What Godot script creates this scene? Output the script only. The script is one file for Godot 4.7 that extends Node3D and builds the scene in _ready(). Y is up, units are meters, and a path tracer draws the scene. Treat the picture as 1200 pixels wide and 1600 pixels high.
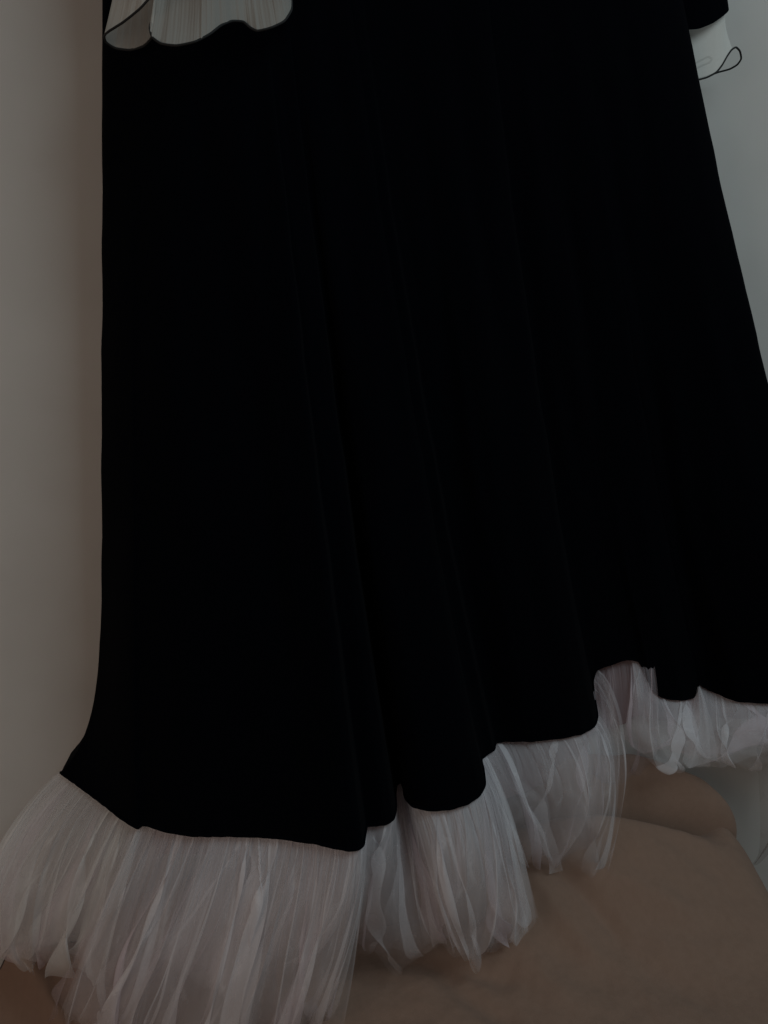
extends Node3D

const EYE := Vector3(0.0, 1.2, 1.0)
const PITCH := -12.0
const LENS := 62.0
const WALL_AT := 0.105     # wall depth at x = 0, and how it runs away to the right
const WALL_RUN := -0.238
const HEM_LEVEL := 0.77    # height of the velvet hem above the floor

var rng := RandomNumberGenerator.new()
var fine := FastNoiseLite.new()
var M := {}


func _ready() -> void:
	rng.seed = 11
	fine.seed = 5
	fine.frequency = 1.0
	fine.fractal_octaves = 2
	# ---- camera, light, exposure
	var cam := Camera3D.new()
	cam.name = "camera"
	cam.position = EYE
	cam.rotation_degrees.x = PITCH
	cam.fov = LENS
	cam.near = 0.02
	cam.far = 30.0
	add_child(cam)
	cam.current = true
	var e := Environment.new()
	e.background_mode = Environment.BG_COLOR
	e.background_color = Color(0.036, 0.0325, 0.029).linear_to_srgb()
	e.tonemap_mode = Environment.TONE_MAPPER_LINEAR
	e.tonemap_exposure = 1.0
	e.sdfgi_enabled = true
	e.ssao_enabled = true
	e.ssil_enabled = true
	var w := WorldEnvironment.new()
	w.name = "surroundings"
	w.environment = e
	add_child(w)
	window_light("window_light", Vector3(1.25, 2.55, 1.15), Vector3(0.45, 1.2, 0.0), Vector2(1.4, 1.0), Color(0.88, 0.955, 0.985), 1.46)
	window_light("room_light", Vector3(-0.75, 1.22, 1.3), Vector3(-0.30, 1.1, 0.15), Vector2(0.7, 0.7), Color(1.0, 0.915, 0.855), 0.228)
	materials()
	# ---- setting
	wall()
	couch()
	# ---- the dress
	var dress := Node3D.new()
	dress.name = "velvet_dress"
	dress.position = Vector3(0.0, 0.62, 0.2)
	dress.set_meta("label", "long black velvet dress with white tulle hem hanging against the wall")
	dress.set_meta("category", "dress")
	add_child(dress)
	var hem := hem_curve()
	var cloth := skirt(dress, hem)
	petticoat(dress, hem, cloth)
	bodice(dress, cloth)
	front_cuff(dress)
	side_sleeve(dress)


# ------------------------------------------------------------------ helpers

func lin(r: float, g: float, b: float) -> Color:
	return Color(r, g, b).linear_to_srgb()


func wall_z(x: float) -> float:
	return WALL_AT + WALL_RUN * x


## A measured outline point of the photograph (1200 x 1600) set at depth z in the room.
func sight(x: float, y: float) -> Vector3:
	var f := 800.0 / tan(deg_to_rad(LENS / 2.0))
	var p := deg_to_rad(PITCH)
	var c := Vector2((x - 600.0) / f, (800.0 - y) / f)
	return Vector3(c.x, sin(p) + c.y * cos(p), -cos(p) + c.y * sin(p))


func at(x: float, y: float, z: float) -> Vector3:
	var d := sight(x, y)
	return EYE + d * ((z - EYE.z) / d.z)


func at_height(x: float, y: float, h: float) -> Vector3:
	var d := sight(x, y)
	return EYE + d * ((h - EYE.y) / d.y)


func window_light(called: String, where: Vector3, target: Vector3, size: Vector2, tint: Color, energy: float) -> void:
	var l := AreaLight3D.new()
	l.name = called
	l.area_size = size
	l.light_color = tint
	l.light_energy = energy
	l.area_range = 8.0
	l.shadow_enabled = true
	add_child(l)
	l.look_at_from_position(where, target)


func spline(p: Array, per: int) -> PackedVector3Array:
	var out := PackedVector3Array()
	var n := p.size()
	for i in n - 1:
		var a: Vector3 = p[maxi(i - 1, 0)]
		var b: Vector3 = p[i]
		var c: Vector3 = p[i + 1]
		var d: Vector3 = p[mini(i + 2, n - 1)]
		# tangents held short so that tight turns do not overshoot
		var l := b.distance_to(c)
		var tb := (c - a).limit_length(l * 1.2) * 0.5
		var tc := (d - b).limit_length(l * 1.2) * 0.5
		for k in per:
			var t := float(k) / per
			var t2 := t * t
			var t3 := t2 * t
			out.append(b * (2 * t3 - 3 * t2 + 1) + tb * (t3 - 2 * t2 + t) + c * (-2 * t3 + 3 * t2) + tc * (t3 - t2))
	out.append(p[n - 1])
	return out


func along(c: PackedVector3Array, t: float) -> Vector3:
	var f := clampf(t, 0.0, 1.0) * (c.size() - 1)
	var i := mini(int(f), c.size() - 2)
	return c[i].lerp(c[i + 1], f - i)


## The same number of points spread evenly by length.
func even(c: PackedVector3Array, n: int) -> PackedVector3Array:
	var len := PackedFloat32Array([0.0])
	for i in range(1, c.size()):
		len.append(len[i - 1] + c[i].distance_to(c[i - 1]))
	var out := PackedVector3Array()
	var j := 0
	for k in n:
		var want := len[len.size() - 1] * k / (n - 1.0)
		while j < c.size() - 2 and len[j + 1] < want:
			j += 1
		var s := maxf(len[j + 1] - len[j], 1e-9)
		out.append(c[j].lerp(c[j + 1], clampf((want - len[j]) / s, 0.0, 1.0)))
	return out


## A cloth from columns of points, smooth normals, with optional colours.
func sheet(columns: Array, colors := [], uv_size := Vector2(1, 1), closed := false) -> ArrayMesh:
	var nc := columns.size()
	var nr: int = columns[0].size()
	var v := PackedVector3Array()
	var nn := PackedVector3Array()
	var uv := PackedVector2Array()
	var col := PackedColorArray()
	var ix := PackedInt32Array()
	for i in nc:
		var here: PackedVector3Array = columns[i]
		var before: PackedVector3Array = columns[(i - 1 + nc) % nc if closed else maxi(i - 1, 0)]
		var after: PackedVector3Array = columns[(i + 1) % nc if closed else mini(i + 1, nc - 1)]
		for j in nr:
			v.append(here[j])
			var du := after[j] - before[j]
			var dv := here[mini(j + 1, nr - 1)] - here[maxi(j - 1, 0)]
			var n := dv.cross(du)
			nn.append(n.normalized() if n.length() > 1e-12 else Vector3(0, 0, 1))
			uv.append(Vector2(float(i) / (nc - 1), float(j) / (nr - 1)) * uv_size)
			if colors:
				col.append(colors[i][j])
	for i in (nc if closed else nc - 1):
		var k := (i + 1) % nc
		for j in nr - 1:
			var a := i * nr + j
			var b := k * nr + j
			ix.append_array([a, b, a + 1, b, b + 1, a + 1])
	var arrays := []
	arrays.resize(Mesh.ARRAY_MAX)
	arrays[Mesh.ARRAY_VERTEX] = v
	arrays[Mesh.ARRAY_NORMAL] = nn
	arrays[Mesh.ARRAY_TEX_UV] = uv
	if colors:
		arrays[Mesh.ARRAY_COLOR] = col
	arrays[Mesh.ARRAY_INDEX] = ix
	var m := ArrayMesh.new()
	m.add_surface_from_arrays(Mesh.PRIMITIVE_TRIANGLES, arrays)
	return m


func cord(c: PackedVector3Array, r: float, sides := 8) -> ArrayMesh:
	var columns := []
	for k in sides + 1:
		columns.append(PackedVector3Array())
	for i in c.size():
		var t := (c[mini(i + 1, c.size() - 1)] - c[maxi(i - 1, 0)]).normalized()
		var side := t.cross(Vector3(0.13, 0.2, 1)).normalized()
		var up := side.cross(t)
		for k in sides + 1:
			var a := -TAU * k / sides
			columns[k].append(c[i] + (side * cos(a) + up * sin(a)) * r)
	return sheet(columns)


func part(called: String, mesh: Mesh, m: Material, parent: Node3D) -> MeshInstance3D:
	var o := MeshInstance3D.new()
	o.name = called
	o.mesh = mesh
	o.material_override = m
	parent.add_child(o, true)
	# meshes are laid out in the room's own axes
	o.position = -parent.position if parent.get_parent() == self else Vector3.ZERO
	return o


func noise_map(freq: float, seed_: int, size := 512, octaves := 3, normal := false) -> NoiseTexture2D:
	var n := FastNoiseLite.new()
	n.noise_type = FastNoiseLite.TYPE_SIMPLEX_SMOOTH
	n.seed = seed_
	n.frequency = freq
	n.fractal_octaves = octaves
	var t := NoiseTexture2D.new()
	t.width = size
	t.height = size
	t.seamless = true
	t.noise = n
	t.as_normal_map = normal
	return t


func ramp(a: Color, b: Color) -> Gradient:
	var g := Gradient.new()
	g.set_color(0, a)
	g.set_color(1, b)
	return g


func materials() -> void:
	# painted wall: faint roller stipple
	var m := StandardMaterial3D.new()
	m.resource_name = "wall_paint"
	var t := noise_map(0.012, 3, 512, 4)
	t.color_ramp = ramp(lin(0.56, 0.535, 0.50), lin(0.62, 0.60, 0.565))
	m.albedo_texture = t
	m.uv1_triplanar = true
	m.uv1_world_triplanar = true
	m.uv1_scale = Vector3.ONE * 1.3
	m.roughness = 0.85
	m.metallic_specular = 0.25
	m.heightmap_enabled = false
	M.wall = m
	# brushed cotton over the couch
	m = StandardMaterial3D.new()
	m.resource_name = "tan_cotton"
	t = noise_map(0.02, 8, 512, 5)
	t.color_ramp = ramp(lin(0.272, 0.177, 0.130), lin(0.303, 0.199, 0.148))
	m.albedo_texture = t
	m.uv1_triplanar = true
	m.uv1_world_triplanar = true
	m.uv1_scale = Vector3.ONE * 9.0
	m.roughness = 0.95
	m.metallic_specular = 0.15
	m.rim_enabled = true
	m.rim = 0.2
	m.rim_tint = 0.6
	m.heightmap_enabled = true
	m.heightmap_texture = noise_map(0.16, 31, 512, 2)
	m.heightmap_scale = 0.03
	M.tan = m
	# velvet swallows nearly all light
	m = StandardMaterial3D.new()
	m.resource_name = "black_velvet"
	m.albedo_color = lin(0.0013, 0.0017, 0.0030)
	m.roughness = 1.0
	m.metallic_specular = 0.05
	m.rim_enabled = true
	m.rim = 0.03
	m.rim_tint = 0.0
	M.velvet = m
	# net: the thread is white, the holes let what is behind show
	m = StandardMaterial3D.new()
	m.resource_name = "white_tulle"
	m.albedo_color = Color.WHITE
	m.vertex_color_use_as_albedo = true
	m.transparency = BaseMaterial3D.TRANSPARENCY_ALPHA
	m.cull_mode = BaseMaterial3D.CULL_DISABLED
	m.roughness = 0.9
	m.metallic_specular = 0.2
	m.backlight_enabled = true
	m.backlight = Color(0.7, 0.7, 0.7)
	# where the net is creased its threads lie closer together
	var cr := FastNoiseLite.new()
	cr.noise_type = FastNoiseLite.TYPE_SIMPLEX_SMOOTH
	cr.seed = 21
	cr.frequency = 0.013
	cr.fractal_type = FastNoiseLite.FRACTAL_RIDGED
	cr.fractal_octaves = 3
	cr.fractal_gain = 0.45
	cr.domain_warp_enabled = true
	cr.domain_warp_amplitude = 40.0
	cr.domain_warp_frequency = 0.008
	var ct := NoiseTexture2D.new()
	ct.width = 1024
	ct.height = 512
	ct.seamless = true
	ct.noise = cr
	var g := ramp(Color(1, 1, 1, 0.56), Color(1, 1, 1, 1.0))
	g.set_offset(0, 0.45)
	g.set_offset(1, 0.95)
	g.add_point(0.8, Color(1, 1, 1, 0.66))
	ct.color_ramp = g
	m.albedo_texture = ct
	M.tulle = m
	m = StandardMaterial3D.new()
	m.resource_name = "white_crinkle_chiffon"
	m.albedo_color = Color(lin(0.74, 0.71, 0.65), 0.43)
	m.transparency = BaseMaterial3D.TRANSPARENCY_ALPHA
	m.cull_mode = BaseMaterial3D.CULL_DISABLED
	m.roughness = 0.85
	m.metallic_specular = 0.2
	m.backlight_enabled = true
	m.backlight = Color(0.5, 0.5, 0.48)
	M.chiffon = m
	m = m.duplicate()
	m.resource_name = "sheer_chiffon"
	m.albedo_color = Color(lin(0.74, 0.73, 0.68), 0.78)
	m.transparency = BaseMaterial3D.TRANSPARENCY_ALPHA
	M.sheer = m
	m = StandardMaterial3D.new()
	m.resource_name = "dusty_pink_lining"
	m.albedo_color = lin(0.27, 0.175, 0.17)
	m.cull_mode = BaseMaterial3D.CULL_DISABLED
	m.roughness = 0.8
	m.metallic_specular = 0.2
	M.lining = m
	m = StandardMaterial3D.new()
	m.resource_name = "black_thread"
	m.albedo_color = lin(0.007, 0.0075, 0.008)
	m.roughness = 0.8
	M.thread = m


# ------------------------------------------------------------------ setting

func wall() -> void:
	var b := BoxMesh.new()
	b.size = Vector3(5.0, 2.7, 0.12)
	var o := MeshInstance3D.new()
	o.name = "wall"
	o.mesh = b
	o.material_override = M.wall
	var turn := atan(-WALL_RUN)
	o.rotation.y = turn
	o.position = Vector3(0, 1.35, WALL_AT) - Vector3(sin(turn), 0, cos(turn)) * 0.06
	o.set_meta("kind", "structure")
	o.set_meta("label", "plain pale painted wall behind the hanging dress")
	add_child(o)


func groove(p: Vector2, a: Vector2, b: Vector2, width: float) -> float:
	var ab := b - a
	var t := clampf((p - a).dot(ab) / ab.length_squared(), -0.2, 1.2)
	var along_it := 1.0 - smoothstep(0.35, 0.7, absf(t - 0.5))
	var d := (p - a - ab * t).length() / width
	return exp(-d * d) * along_it


func seat_height(x: float, z: float) -> float:
	var gap := z - wall_z(x)
	var h := 0.572
	# it swells towards the wall right of the middle and rolls away at the back
	h += 0.112 * exp(-pow((x - 0.237) / 0.188, 2)) * (1.0 - smoothstep(0.04, 0.30, z))
	h -= 0.018 * (1.0 - smoothstep(0.0, 0.09, gap)) * smoothstep(-0.1, 0.15, x)
	h -= (0.026 + 0.75 * clampf(z - 0.2, 0.0, 0.3)) * (1.0 - smoothstep(-0.42, -0.08, x))
	h -= 0.20 * smoothstep(0.405, 0.56, x)
	h -= 0.05 * (1.0 - smoothstep(0.075, 0.12, z)) * smoothstep(0.08, 0.24, x) * (1.0 - smoothstep(0.33, 0.42, x))
	# soft creases of the loose cover
	var p := Vector2(x, z)
	for c in creases:
		h += 1.35 * c[2] * groove(p, c[0], c[1], c[3])
	h += 0.0022 * fine.get_noise_2d(x * 9.0, z * 14.0) + 0.0010 * fine.get_noise_2d(x * 34.0 + 7.0, z * 40.0)
	return h

var creases := []


func crease(x0: float, y0: float, x1: float, y1: float, deep: float, width: float, h := 0.575) -> void:
	var a := at_height(x0, y0, h)
	var b := at_height(x1, y1, h)
	creases.append([Vector2(a.x, a.z), Vector2(b.x, b.z), deep, width])


func couch() -> void:
	crease(-20, 1500, 70, 1610, -0.014, 0.015, 0.53)
	crease(10, 1495, 100, 1600, 0.013, 0.015, 0.53)
	crease(-40, 1530, 30, 1620, -0.011, 0.014, 0.53)
	crease(840, 1390, 960, 1470, -0.005, 0.010, 0.58)
	crease(830, 1420, 930, 1500, 0.004, 0.012, 0.58)
	crease(690, 1520, 800, 1600, -0.004, 0.012)
	crease(900, 1400, 1080, 1440, 0.004, 0.014, 0.59)
	crease(960, 1290, 1130, 1340, -0.003, 0.018, 0.63)
	crease(760, 1440, 900, 1560, 0.004, 0.020, 0.58)
	crease(950, 1470, 1120, 1560, -0.003, 0.018, 0.58)
	crease(600, 1490, 800, 1530, -0.005, 0.014)
	var c := Node3D.new()
	c.name = "couch"
	c.position = Vector3(0.1, 0.0, 0.6)
	c.set_meta("label", "couch under a loose tan cotton cover, below the tulle hem")
	c.set_meta("category", "couch")
	add_child(c)
	var columns := []
	var nx := 460
	for i in nx + 1:
		var u := float(i) / nx * 2.0 - 1.0
		var x := 0.03 + u * 0.6 + pow(absf(u), 9) * signf(u) * 0.6
		var line := PackedVector3Array()
		var z0 := wall_z(x) + 0.004
		line.append(Vector3(x, 0.10, z0))
		line.append(Vector3(x, seat_height(x, z0) - 0.05, z0))
		for j in 161:
			var t := j / 160.0
			var z := z0 + t * 0.40 + pow(t, 4) * 0.62
			line.append(Vector3(x, seat_height(x, z), z))
		var zf := z0 + 1.02
		var h := seat_height(x, zf)
		for k in 6:
			var a := (k + 1) / 6.0 * PI / 2
			line.append(Vector3(x, h - 0.06 + 0.06 * cos(a), zf + 0.06 * sin(a)))
		line.append(Vector3(x, 0.10, zf + 0.06))
		columns.append(line)
	part("seat", sheet(columns), M.tan, c)
	# the cushions at the back, soft under the same cover
	pillow("bolster", Vector3(0.25, 0.594, 0.058), Vector3(0.183, 0.108, 0.031), 0.0, c)
	pillow("back_cushion", Vector3(-0.02, 0.565, 0.16), Vector3(0.31, 0.085, 0.05), atan(-WALL_RUN), c)


func pillow(called: String, where: Vector3, size: Vector3, turn: float, parent: Node3D) -> void:
	var columns := []
	for i in 65:
		var a := TAU * i / 64.0
		var line := PackedVector3Array()
		for j in 65:
			var t := -cos(PI * j / 64.0)
			var r := pow(maxf(0.0, 1.0 - pow(absf(t), 2.1)), 0.5) * (1.0 + 0.05 * fine.get_noise_3d(t * 3.0 + where.x * 50.0, sin(a), cos(a)))
			line.append(where + Vector3(-t * size.x, r * sin(a) * size.y, r * cos(a) * size.z).rotated(Vector3.UP, turn))
		columns.append(line)
	part(called, sheet(columns), M.tan, parent)


# ------------------------------------------------------------------ dress

## The velvet hem from the left tip to the right, as points in the room: it lies level, so how low it shows tells how far forward it is.
func hem_curve() -> PackedVector3Array:
	var px := [
		[95, 1207], [120, 1225], [150, 1247], [185, 1274], [205, 1288], [215, 1292], [221, 1289], [232, 1290], [262, 1299], [300, 1305], [350, 1305], [400, 1306], [450, 1311], [500, 1319], [540, 1327], [558, 1327], [567, 1319], [570, 1303], [573, 1291], [585, 1289], [603, 1287], [614, 1279], [618, 1262], [617, 1240], [619, 1226], [626, 1222], [631, 1230], [634, 1246], [645, 1259], [670, 1265], [700, 1263], [728, 1256], [748, 1243], [757, 1226], [755, 1203], [752, 1186], [760, 1178], [771, 1172], [775, 1160], [788, 1157], [830, 1157], [875, 1152], [910, 1145], [928, 1134], [933, 1118], [929, 1092], [926, 1066], [932, 1047], [952, 1038], [980, 1030], [998, 1033], [1009, 1052], [1020, 1077], [1038, 1089], [1065, 1093], [1083, 1089], [1090, 1076], [1092, 1066], [1098, 1072], [1118, 1081], [1150, 1094], [1200, 1098], [1250, 1100], [1300, 1098], [1340, 1092],
	]
	var pts := []
	for p in px:
		var q := at_height(p[0], p[1], HEM_LEVEL)
		var least := wall_z(q.x) + 0.028
		if q.z < least:
			q = at(p[0], p[1], least)
			q = at(p[0], p[1], wall_z(q.x) + 0.028)
		pts.append(q)
	var hem := spline(pts, 8)
	for i in hem.size():  # the small puckers of a stitched edge
		hem[i].y += 0.0010 * fine.get_noise_3d(hem[i].x * 70.0, 0.0, hem[i].z * 70.0)
	return hem


func pick(xs: Array, ys: Array, x: float) -> float:
	if x <= xs[0]:
		return ys[0]
	for i in range(1, xs.size()):
		if x <= xs[i]:
			return lerpf(ys[i - 1], ys[i], (x - xs[i - 1]) / (xs[i] - xs[i - 1]))
	return ys[ys.size() - 1]


func seen_x(p: Vector3) -> float:
	var f := 800.0 / tan(deg_to_rad(LENS / 2.0))
	var q := p - EYE
	var a := deg_to_rad(PITCH)
	return 600.0 + f * q.x / (q.y * sin(a) - q.z * cos(a))


func across(px: float, y: float, z: float) -> float:
	var f := 800.0 / tan(deg_to_rad(LENS / 2.0))
	var a := deg_to_rad(PITCH)
	return (px - 600.0) / f * ((y - EYE.y) * sin(a) - (z - EYE.z) * cos(a))


func skirt(dress: Node3D, hem: PackedVector3Array) -> Array:
	var n := hem.size()
	# the flutes are what departs from the broad sweep of the hem
	var broad := PackedFloat32Array()
	for i in n:
		var s := 0.0
		var w := 0.0
		for k in range(-60, 61, 4):
			var j := clampi(i + k, 0, n - 1)
			s += hem[j].z
			w += 1.0
		broad.append(s / w)
	var columns := []
	var rows := 72
	for i in n:
		var h := hem[i]
		var sx := seen_x(h)
		var tx := pick([95, 215, 300, 567, 755, 930, 1090, 1200, 1340], [160, 205, 245, 395, 525, 745, 890, 970, 1040], sx)
		var f := clampf((tx - 160.0) / 880.0, 0.0, 1.0)
		var zt := 0.105 + 0.07
		var top := at(tx, -140, zt)
		zt = wall_z(top.x) + 0.07 + 0.07 * sqrt(maxf(0.0, sin(PI * f)))
		top = at(tx, -140, zt)
		var line := PackedVector3Array()
		var left := 1.0 - smoothstep(95.0, 330.0, sx)
		for j in rows + 1:
			var v := float(j) / rows
			var wx := lerpf(v, pow(v, 16), left * 0.97)
			var z := lerpf(top.z, broad[i], lerpf(v, pow(v, 3), left * 0.8)) + (h.z - broad[i]) * pow(v, 1.7)
			z += 0.006 * sin(PI * v) * fine.get_noise_2d(f * 11.0, v * 1.5)
			var y := lerpf(top.y, h.y, v)
			line.append(Vector3(across(lerpf(tx, sx, wx) + 2.2 * sin(PI * v) * fine.get_noise_1d(v * 9.0 + (0.0 if sx < 600.0 else 50.0)), y, z), y, z))
		columns.append(line)
	# round the right side and back along the wall
	var right: PackedVector3Array = columns[n - 1]
	var first: PackedVector3Array = columns[0]
	for k in 25:
		var s := k / 24.0
		var line := PackedVector3Array()
		for j in rows + 1:
			var v := float(j) / rows
			var a := right[j]
			var b := first[j]
			var p := a.lerp(b, smoothstep(0.0, 1.0, s))
			var lift := sin(PI * clampf(s, 0, 1)) * 0.09 * v
			p.z = lerpf(p.z, wall_z(p.x) + 0.006, pow(sin(PI * s), 0.35))
			p.y += lift
			line.append(p)
		if k > 0 and k < 24:
			columns.append(line)
	part("skirt", sheet(columns, [], Vector2.ONE, true), M.velvet, dress)
	part("hem", cord(hem, 0.0016), M.velvet, dress)
	return columns.slice(0, n)


## The upper part, above the picture: the skirt runs on to a waist and up to the shoulders.
func bodice(dress: Node3D, cloth: Array) -> void:
	var front := PackedVector3Array()
	for c in cloth:
		front.append(c[0] + Vector3(0, -0.004, 0.001))
	front = even(front, 60)
	var ring := PackedVector3Array(front)
	for k in range(1, 30):
		var p := front[59].lerp(front[0], k / 30.0)
		ring.append(Vector3(p.x, p.y, wall_z(p.x) + 0.005))
	var mid := Vector3.ZERO
	for p in ring:
		mid += p / ring.size()
	var columns := []
	for p in ring:
		var line := PackedVector3Array()
		for j in 25:
			var v := j / 24.0
			var wide := pick([0.0, 0.35, 0.7, 0.92, 1.0], [1.0, 0.76, 0.88, 0.86, 0.5], v)
			var x := mid.x + (p.x - mid.x) * wide
			line.append(Vector3(x, p.y + 0.46 * v, maxf(wall_z(x) + 0.005, p.z + wall_z(x) - wall_z(p.x) - 0.03 * smoothstep(0.7, 1.0, v))))
		line.reverse()
		columns.append(line)
	part("bodice", sheet(columns, [], Vector2.ONE, true), M.velvet, dress)


## One gathered flounce: sewn along `top`, loose along `bottom`. Most of it hangs as sheer panels; here and there it doubles back on itself in a fold of three layers.
func flounce(top: PackedVector3Array, bottom: PackedVector3Array, side: Vector2, folds: float, deep: float, opaque: Vector2, tint: Color, seed_: int, belly := 0.012) -> ArrayMesh:
	var r := RandomNumberGenerator.new()
	r.seed = seed_
	var n := FastNoiseLite.new()
	n.seed = seed_
	n.frequency = 1.0
	n.fractal_octaves = 2
	var many := int(folds * 1.8)
	var hang := along(top, 0.5).distance_to(along(bottom, 0.5)) / 0.18
	var F := []
	for k in many:
		var w := r.randf_range(0.09, 0.24) / folds * (1.7 if r.randf() < 0.2 else 1.0)
		F.append({"at": (k + r.randf_range(-0.45, 1.45)) / many, "w": w, "bite": r.randf_range(0.9, 2.6), "deep": r.randf_range(-1.0, 1.0) * deep, "lean": r.randf_range(-0.9, 0.9) / folds, "bend": r.randf_range(-0.5, 0.5) / folds, "from": r.randf_range(-1.0, 0.0), "to": r.randf_range(1.0, 2.0), "drop": r.randf_range(-0.012, 0.012), "thick": maxf(0.0, r.randf_range(-0.08, 0.44))})
	var ns := int(folds * 64) + 2
	var rows := 34
	var columns := []
	var colors := []
	for i in ns:
		var s := float(i) / (ns - 1)
		var line := PackedVector3Array()
		var tint_line := PackedColorArray()
		var edge := smoothstep(0.0, 0.05, s) * smoothstep(0.0, 0.05, 1.0 - s)
		var near := []
		for f in F:
			if absf(s - f.at) < f.w * 6.0 + 1.7 / folds:
				near.append(f)
		var gather := 0.0020 * n.get_noise_1d(s * folds * 7.0) + 0.0012 * n.get_noise_1d(s * folds * 19.0 + 11.0)
		var ragged := n.get_noise_1d(s * folds * 0.9 + 70.0) * 0.014
		for j in rows:
			var v := float(j) / (rows - 1)
			var sv := s
			var dz := 0.0
			var drop := 0.0
			var bunched := 0.0
			for f in near:
				var x: float = (s - f.at - f.lean * v - f.bend * sin(PI * v)) / (f.w * lerpf(0.35, 1.5, v))
				if absf(x) > 4.0:
					continue
				var g := exp(-0.5 * x * x)
				var hold: float = smoothstep(f.from - 0.2, f.from + 0.25, v) * (1.0 - smoothstep(f.to - 0.2, f.to + 0.3, v))
				sv -= f.bite * f.w * lerpf(0.35, 1.5, v) * x * g * hold
				dz += f.deep * g * hold * lerpf(0.4, 1.0, v)
				drop += f.drop * g * hold
				bunched += f.thick * g * hold
			sv = lerpf(s, sv, edge) + 0.4 / folds * v * edge * n.get_noise_2d(s * folds * 0.4 + 20.0, v * 1.2)
			var p := along(top, sv).lerp(along(bottom, sv), v)
			p.z += dz + gather * (1.0 - smoothstep(0.0, 0.5, v)) * smoothstep(0.0, 0.05, v)
			p.z += 0.6 * deep * n.get_noise_2d(s * folds * 0.5 + 3.0, v * 1.5) * v
			p.z += belly * sin(PI * pow(v, 0.7)) - 0.022 * hang * pow(v, 6)
			var out := sin(PI * pow(v, 0.65))
			p.x += lerpf(-side.x, side.y, s) * out
			p.y += v * v * (ragged - drop) * hang * hang
			line.append(p)
			tint_line.append(Color(tint.r, tint.g, tint.b, minf(1.0, 1.55 * lerpf(opaque.x, opaque.y, smoothstep(0.0, 0.7, v)) + bunched)))
		columns.append(line)
		colors.append(tint_line)
	return sheet(columns, colors, Vector2(folds * 0.055, 0.16))


## The stretch of the hem seen between two places, a little behind and above the velvet's edge.
func stretch(hem: PackedVector3Array, from: float, to: float, back: float) -> PackedVector3Array:
	var out := PackedVector3Array()
	for p in hem:
		var x := seen_x(p)
		if x >= from and x <= to:
			out.append(p + Vector3(0, -0.001, -back))
	return even(out, 90)


func loose(px: Array, back := 0.0) -> PackedVector3Array:
	var pts := []
	for p in px:
		pts.append(at(p[0], p[1], p[2] - back))
	return even(spline(pts, 8), 120)


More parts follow.
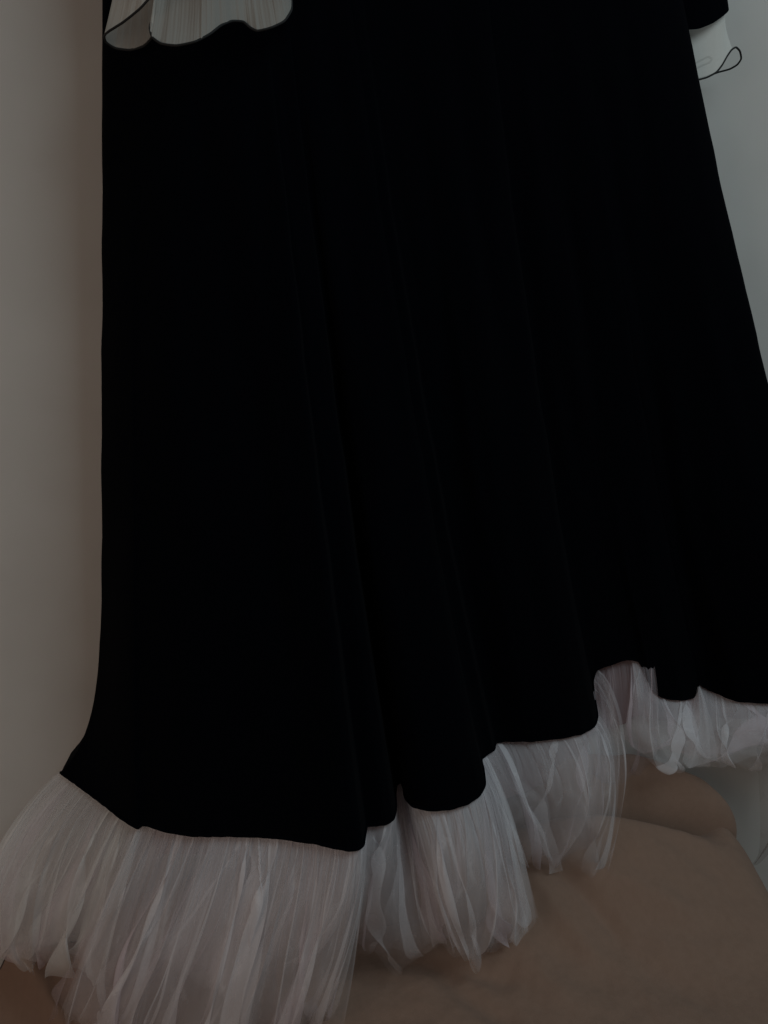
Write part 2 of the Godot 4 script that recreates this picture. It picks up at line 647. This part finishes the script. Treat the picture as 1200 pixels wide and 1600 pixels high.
func petticoat(dress: Node3D, hem: PackedVector3Array, cloth: Array) -> void:
	var white := Color(0.93, 0.915, 0.94)
	var pink := Color(0.87, 0.78, 0.82)
	var lobes := [
		# hem from, to, bottom edge, side swell, pleats
		[93, 223, [[-75, 1490, 0.285], [-10, 1535, 0.29], [50, 1545, 0.30], [100, 1545, 0.31], [150, 1560, 0.32]], Vector2(0.018, 0.0), 8.0, Vector2(0.32, 0.21)],
		[213, 570, [[66, 1632, 0.335], [170, 1710, 0.345], [300, 1740, 0.35], [420, 1720, 0.355], [510, 1650, 0.36]], Vector2(0.0, 0.008), 15.0, Vector2(0.28, 0.15)],
		[330, 570, [[240, 1535, 0.335], [330, 1562, 0.34], [420, 1552, 0.345], [475, 1530, 0.35], [514, 1486, 0.35]], Vector2(0.0, 0.006), 7.0, Vector2(0.16, 0.14)],
		[568, 634, [[545, 1515, 0.30], [575, 1525, 0.30], [620, 1540, 0.30], [650, 1528, 0.30], [680, 1505, 0.295]], Vector2(0.0, 0.0), 3.5, Vector2(0.34, 0.08)],
		[622, 758, [[655, 1500, 0.285], [700, 1520, 0.29], [750, 1525, 0.29], [808, 1505, 0.285], [842, 1468, 0.275]], Vector2(0.0, 0.010), 8.0, Vector2(0.38, 0.15)],
		[750, 934, [[785, 1330, 0.18], [815, 1365, 0.19], [870, 1380, 0.195], [930, 1388, 0.195], [958, 1352, 0.185]], Vector2(0.0, 0.022), 8.0, Vector2(0.24, 0.07)],
		[988, 1096, [[990, 1185, 0.105], [1020, 1200, 0.11], [1060, 1207, 0.11], [1105, 1208, 0.105]], Vector2(0.0, 0.0), 4.0, Vector2(0.21, 0.13)],
		[1085, 1340, [[1065, 1207, 0.10], [1130, 1207, 0.10], [1180, 1202, 0.09], [1260, 1195, 0.085], [1350, 1185, 0.075]], Vector2(0.0, 0.0), 7.0, Vector2(0.27, 0.18)],
	]
	var k := 0
	for l in lobes:
		for layer in 3:
			var b := []
			var slide: float = [0.0, 14.0, -12.0][layer]
			for p in l[2]:
				b.append([p[0] + slide + rng.randf_range(-10, 10), p[1] + rng.randf_range(-20, 8) - layer * 10, p[2] - layer * 0.010])
			var m := flounce(stretch(hem, l[0], l[1], 0.007 + layer * 0.005), loose(b), l[3] as Vector2 * (1.0 - 0.3 * layer), l[4] * [1.0, 0.75, 0.6][layer], 0.011, l[5] as Vector2, (Color(0.89, 0.89, 0.88) if l[0] == 93 else white) if layer < 2 else pink, 100 + k)
			part("tulle_flounce", m, M.tulle, dress)
			k += 1
	# the dusty pink lining behind the net
	var columns := []
	for i in range(18, hem.size(), 2):
		var line := PackedVector3Array()
		for j in range(56, 80):
			var row := mini(j, 72)
			var q: Vector3 = cloth[i][row]
			for aside in range(-24, 25, 4):
				q.z = minf(q.z, cloth[clampi(i + aside, 6, hem.size() - 1)][row].z)
			q.z = maxf(q.z - 0.014, wall_z(q.x) + 0.010) + 0.002 * fine.get_noise_2d(i * 0.06, j * 0.05)
			q.y -= lerpf(0.0055, 0.013, smoothstep(740.0, 800.0, seen_x(hem[i])) * (1.0 - smoothstep(985.0, 1030.0, seen_x(hem[i])))) * maxi(j - 72, 0)
			line.append(q)
		columns.append(line)
	part("lining", sheet(columns), M.lining, dress)
	# a longer, unbleached underlayer showing at the right
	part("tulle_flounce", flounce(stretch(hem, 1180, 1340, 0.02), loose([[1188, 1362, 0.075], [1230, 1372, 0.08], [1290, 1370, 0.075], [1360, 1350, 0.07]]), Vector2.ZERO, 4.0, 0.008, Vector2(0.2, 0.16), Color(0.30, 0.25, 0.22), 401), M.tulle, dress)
	# the inner layer seen up the hollow fold at the back
	var top := loose([[915, 1010, 0.055], [960, 1015, 0.05], [1020, 1030, 0.055]])
	var low := loose([[915, 1220, 0.09], [955, 1255, 0.09], [1000, 1235, 0.09], [1030, 1200, 0.09]])
	part("tulle_flounce", flounce(top, low, Vector2.ZERO, 4.0, 0.006, Vector2(0.22, 0.12), pink, 300), M.tulle, dress)


func front_cuff(dress: Node3D) -> void:
	# the curled hem of the frill: front flap, turned back under at the left, then the wide front wave
	var px := [[262, -40, 0.335], [238, -8, 0.335], [218, 14, 0.333], [192, 35, 0.328], [170, 49, 0.320], [163, 56, 0.311], [166, 66, 0.303], [180, 75, 0.298], [203, 78, 0.296], [224, 72, 0.297], [236, 60, 0.302], [239, 45, 0.309], [236, 36, 0.318], [234, 44, 0.324], [238, 58, 0.328], [252, 68, 0.332], [276, 71, 0.334], [305, 65, 0.333], [328, 53, 0.328], [345, 40, 0.321], [362, 33, 0.314], [380, 34, 0.310], [391, 43, 0.311], [402, 48, 0.313], [424, 43, 0.312], [444, 33, 0.307], [455, 16, 0.300], [455, -4, 0.293], [446, -24, 0.287]]
	var pts := []
	for p in px:
		pts.append(at(p[0], p[1], p[2] - 0.02))
	var edge := even(spline(pts, 10), 900)
	var columns := []
	for i in edge.size():
		var s := float(i) / (edge.size() - 1)
		var q := edge[i]
		var sx := seen_x(q)
		var t := at(lerpf(sx, 300.0, 0.35), -210, 0.285 + 0.012 * sin(s * 21.0))
		var line := PackedVector3Array()
		for j in 41:
			var v := j / 40.0
			var p := t.lerp(q, v)
			p.z = lerpf(t.z, q.z, pow(v, 2.2)) + 0.00008 * sin(s * 230.0 * TAU / 2.0 + 3.0 * fine.get_noise_2d(s * 30.0, v * 2.0)) + 0.0015 * v * fine.get_noise_1d(s * 26.0)
			p.x = lerpf(t.x, q.x, pow(v, 1.0))
			line.append(p)
		columns.append(line)
	var cuff := part("cuff", sheet(columns), M.chiffon, dress)
	cuff.set_meta("label", "white crinkled chiffon cuff with thin black edging")
	part("edging", cord(edge, 0.0009), M.thread, cuff)
	# the black sleeve that the frill is sewn to, mostly above the picture
	columns = []
	for i in 49:
		var a := TAU * i / 48.0
		var line := PackedVector3Array()
		for j in 9:
			var v := j / 8.0
			var c := Vector3(-0.215, 2.0, 0.21).lerp(at(310, -200, 0.265), v)
			line.append(c + Vector3(cos(a) * (0.055 + 0.01 * v), 0, -sin(a) * 0.024))
		columns.append(line)
	part("sleeve", sheet(columns), M.velvet, dress)


func side_sleeve(dress: Node3D) -> void:
	# sleeve end at the right, behind the skirt's edge
	var low := [[1020, 44, 0.092], [1045, 47, 0.094], [1064, 47, 0.094], [1092, 45, 0.092], [1116, 35, 0.088], [1136, 20, 0.080], [1139, 14, 0.074], [1130, 8, 0.064], [1090, 20, 0.054], [1045, 26, 0.052], [1020, 30, 0.07]]
	var pts := []
	for p in low:
		pts.append(at(p[0], p[1], p[2]))
	var ring := even(spline(pts + [pts[0]], 10), 121)
	var columns := []
	for i in 121:
		var q := ring[i]
		var line := PackedVector3Array()
		var s := Vector3(0.225 + 0.6 * (q.x - 0.36), 2.0, q.z + 0.025)
		for j in 13:
			line.append(s.lerp(q, j / 12.0))
		columns.append(line)
	var sleeve := part("sleeve", sheet(columns), M.velvet, dress)
	# sheer frill, its black edge curling into a loop
	var px := [[1052, 134, 0.0846], [1060, 130, 0.0846], [1085, 126, 0.0839], [1104, 121, 0.0824], [1119, 113, 0.0803], [1128, 102, 0.0774], [1136, 88, 0.0731], [1143, 78, 0.0688], [1150, 74, 0.0637], [1156, 80, 0.0587], [1158, 92, 0.0544], [1152, 101, 0.0508], [1140, 108, 0.0486], [1122, 113, 0.0464], [1108, 118, 0.0457], [1088, 123, 0.0486], [1075, 116, 0.0508], [1094, 104, 0.0529], [1108, 98, 0.0529], [1112, 92, 0.0500], [1106, 89, 0.0472], [1092, 96, 0.0457], [1072, 106, 0.0450], [1052, 114, 0.0450]]
	pts = []
	for p in px:
		pts.append(at(p[0], p[1], p[2]))
	var edge := even(spline(pts, 10), 260)
	columns = []
	for i in edge.size():
		var q := edge[i]
		if seen_x(q) > 1145.0:  # beyond here the edge is a bare thread
			break
		var tx := clampf(seen_x(q), 1040.0, 1133.0)
		var t := at(tx, 14, lerpf(0.074, q.z, 0.4))
		var line := PackedVector3Array()
		for j in 31:
			var v := j / 30.0
			var p := t.lerp(q, v)
			p.x = lerpf(t.x, q.x, pow(v, 1.8))
			line.append(p)
		columns.append(line)
	var cuff := part("cuff", sheet(columns), M.sheer, dress)
	cuff.set_meta("label", "sheer white cuff whose black edging curls in a loop")
	part("edging", cord(edge, 0.00095), M.thread, cuff)
